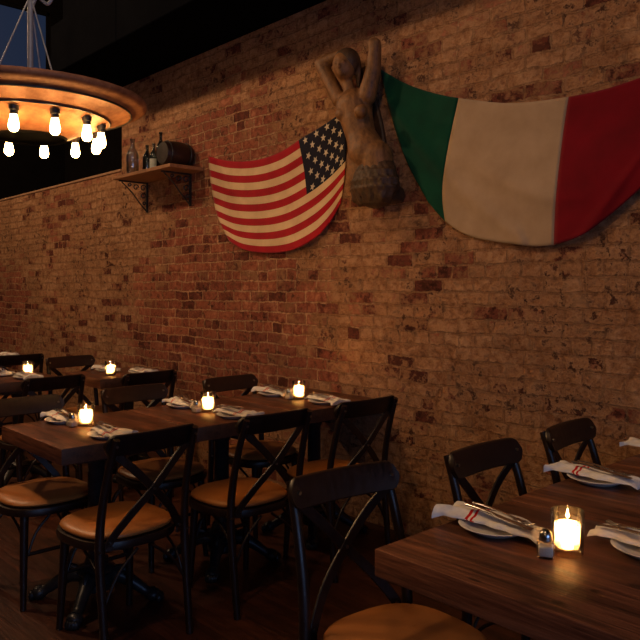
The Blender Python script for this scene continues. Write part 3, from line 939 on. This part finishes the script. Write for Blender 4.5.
# head, face
hc = W(344,66,.17)
ellipsoid(bm, hc, (.068,.070,.090), Matrix.Rotation(-.25, 3, 'Y'))
fx = Vector((.35,-.94,0)).normalized(); sx = Vector((.94,.35,0)).normalized(); uz = Vector((-.12,0,.99)).normalized()
ellipsoid(bm, hc+fx*.030-uz*.045, (.036,.036,.034))            # chin
capsule(bm, hc+fx*.064+uz*.012, hc+fx*.076-uz*.022, .007, .011)   # nose
ellipsoid(bm, hc+fx*.061-uz*.042, (.018,.010,.007))
for s_ in (-1, 1):
    ellipsoid(bm, hc+fx*.062+sx*.023*s_+uz*.006, (.014,.010,.009))
    capsule(bm, hc+fx*.056+sx*.012*s_+uz*.022, hc+fx*.050+sx*.036*s_+uz*.024, .007, .006)
body = obj('body', bm, M['statue'], None, angle=180)
rm = body.modifiers.new('r', 'REMESH'); rm.mode = 'VOXEL'; rm.voxel_size = .0065; rm.use_smooth_shade = True
sm = body.modifiers.new('s', 'SMOOTH'); sm.factor = .6; sm.iterations = 4
child_world(body, stt)
bm = bmesh.new()                                                # hair
ellipsoid(bm, hc+uz*.026-fx*.024+sx*.01, (.086,.076,.088))
for q in range(9):
    a = q/8
    st_ = hc + uz*(.085-.02*a) + sx*(-.03+.08*a) + fx*(.02)
    tube(bm, [st_, hc+uz*.05+sx*(.02+.06*a)-fx*.02, hc-uz*.02+sx*(.06+.02*a)-fx*.04, hc-uz*(.10+.03*math.sin(q))+sx*(.05+.012*q/8)-fx*.05], [.012,.016,.014,.005], 8)
hair = obj('hair', bm, M['statue_dark'], None, angle=180)
rm = hair.modifiers.new('r', 'REMESH'); rm.mode = 'VOXEL'; rm.voxel_size = .007; rm.use_smooth_shade = True
child_world(hair, stt)
bm = bmesh.new()                                                # leafy foot of the figure
lo = W(374,190,.14)
ellipsoid(bm, lo + Vector((0,.02,.03)), (.150,.112,.135), u=28, v=18)
bx(bm, (lo.x-.13, WY-.21, lo.z-.075), (lo.x+.13, WY-.004, lo.z+.02), .03, 3)
for row in range(4):
    for q in range(-4, 5):
        a = math.radians(-90 + q*19 + (row % 2)*9.5)
        c_, s_ = math.cos(a), math.sin(a)
        z0 = lo.z - .085 + .048*row
        def on(r_, z_, k_=1.0):
            w_ = math.sqrt(max(.3, 1-((z_-lo.z-.03)/.17)**2))
            return Vector((lo.x + c_*.150*w_*k_, lo.y + .02 + s_*.112*w_*k_, z_))
        tube(bm, [on(0, z0), on(0, z0+.035, 1.05), on(0, z0+.070, 1.07), on(0, z0+.095, 1.14)], .01, flat=(.034,.012), up=(c_, s_, 0), smooth=4)
        tube(bm, [on(0, z0+.005, 1.03), on(0, z0+.04, 1.10), on(0, z0+.085, 1.11)], .006, 6, 3)
lv = obj('leaf_base', bm, M['statue_dark'], None, angle=180)
rm = lv.modifiers.new('r', 'REMESH'); rm.mode = 'VOXEL'; rm.voxel_size = .006; rm.use_smooth_shade = True
child_world(lv, stt)
bm = bmesh.new(); tube(bm, [W(362,70,.022), W(378,135,.022), W(381,175,.022)], .01, flat=(.10,.03), up=(0,1,0)); 
bk_ = obj('backing_board', bm, M['statue_dark'], None); child_world(bk_, stt)

# ------------------------------------------------------------------ lights
def lamp(name, kind, loc, energy, col, size, rot=None, sy=None):
    l = bpy.data.lights.new(name, kind); l.energy = energy; l.color = col
    if kind == 'AREA':
        l.size = size
        if sy: l.shape = 'RECTANGLE'; l.size_y = sy
    else: l.shadow_soft_size = size
    o = bpy.data.objects.new(name, l); C.objects.link(o); o.location = loc
    if rot: o.rotation_euler = rot
    return o
WARM = (1.0, .62, .33)
lamp('ceiling_or_fill_lamp', 'POINT', (-5.0, .2, 4.6), 185, WARM, .12)
lamp('ceiling_or_fill_lamp', 'POINT', (-1.0, .1, 4.5), 78, WARM, .12)
lamp('ceiling_or_fill_lamp', 'POINT', (-8.2, .5, 4.4), 180, WARM, .12)
lamp('ceiling_or_fill_lamp', 'POINT', (.6, -2.4, 4.2), 28, WARM, .12)  # added warm fill behind the camera, brightens front faces and seats; no real fitting
# dusk daylight entering through the street window
lamp('window_daylight', 'AREA', (XR+.15, -.5, 1.95), 78, (.35, .55, 1.0), 4.2, (0, PI/2, 0), 2.1).rotation_euler = (PI/2, 0, PI/2)

w = bpy.data.worlds.new('World'); S.world = w; w.use_nodes = True
w.node_tree.nodes['Background'].inputs[0].default_value = (.05, .08, .16, 1)
w.node_tree.nodes['Background'].inputs[1].default_value = .1

# ------------------------------------------------------------------ camera
cam = bpy.data.cameras.new('camera'); co = bpy.data.objects.new('camera', cam); C.objects.link(co)
cam.sensor_width = 36; cam.lens = F/640*36; cam.shift_y = -32/640; cam.clip_start = .05
co.location = (0, 0, CAMH); co.rotation_euler = (PI/2, 0, math.atan2(.734, .680))
S.camera = co
S.view_settings.view_transform = 'Standard'; S.view_settings.look = 'None'
S.view_settings.exposure = 0; S.view_settings.gamma = 1
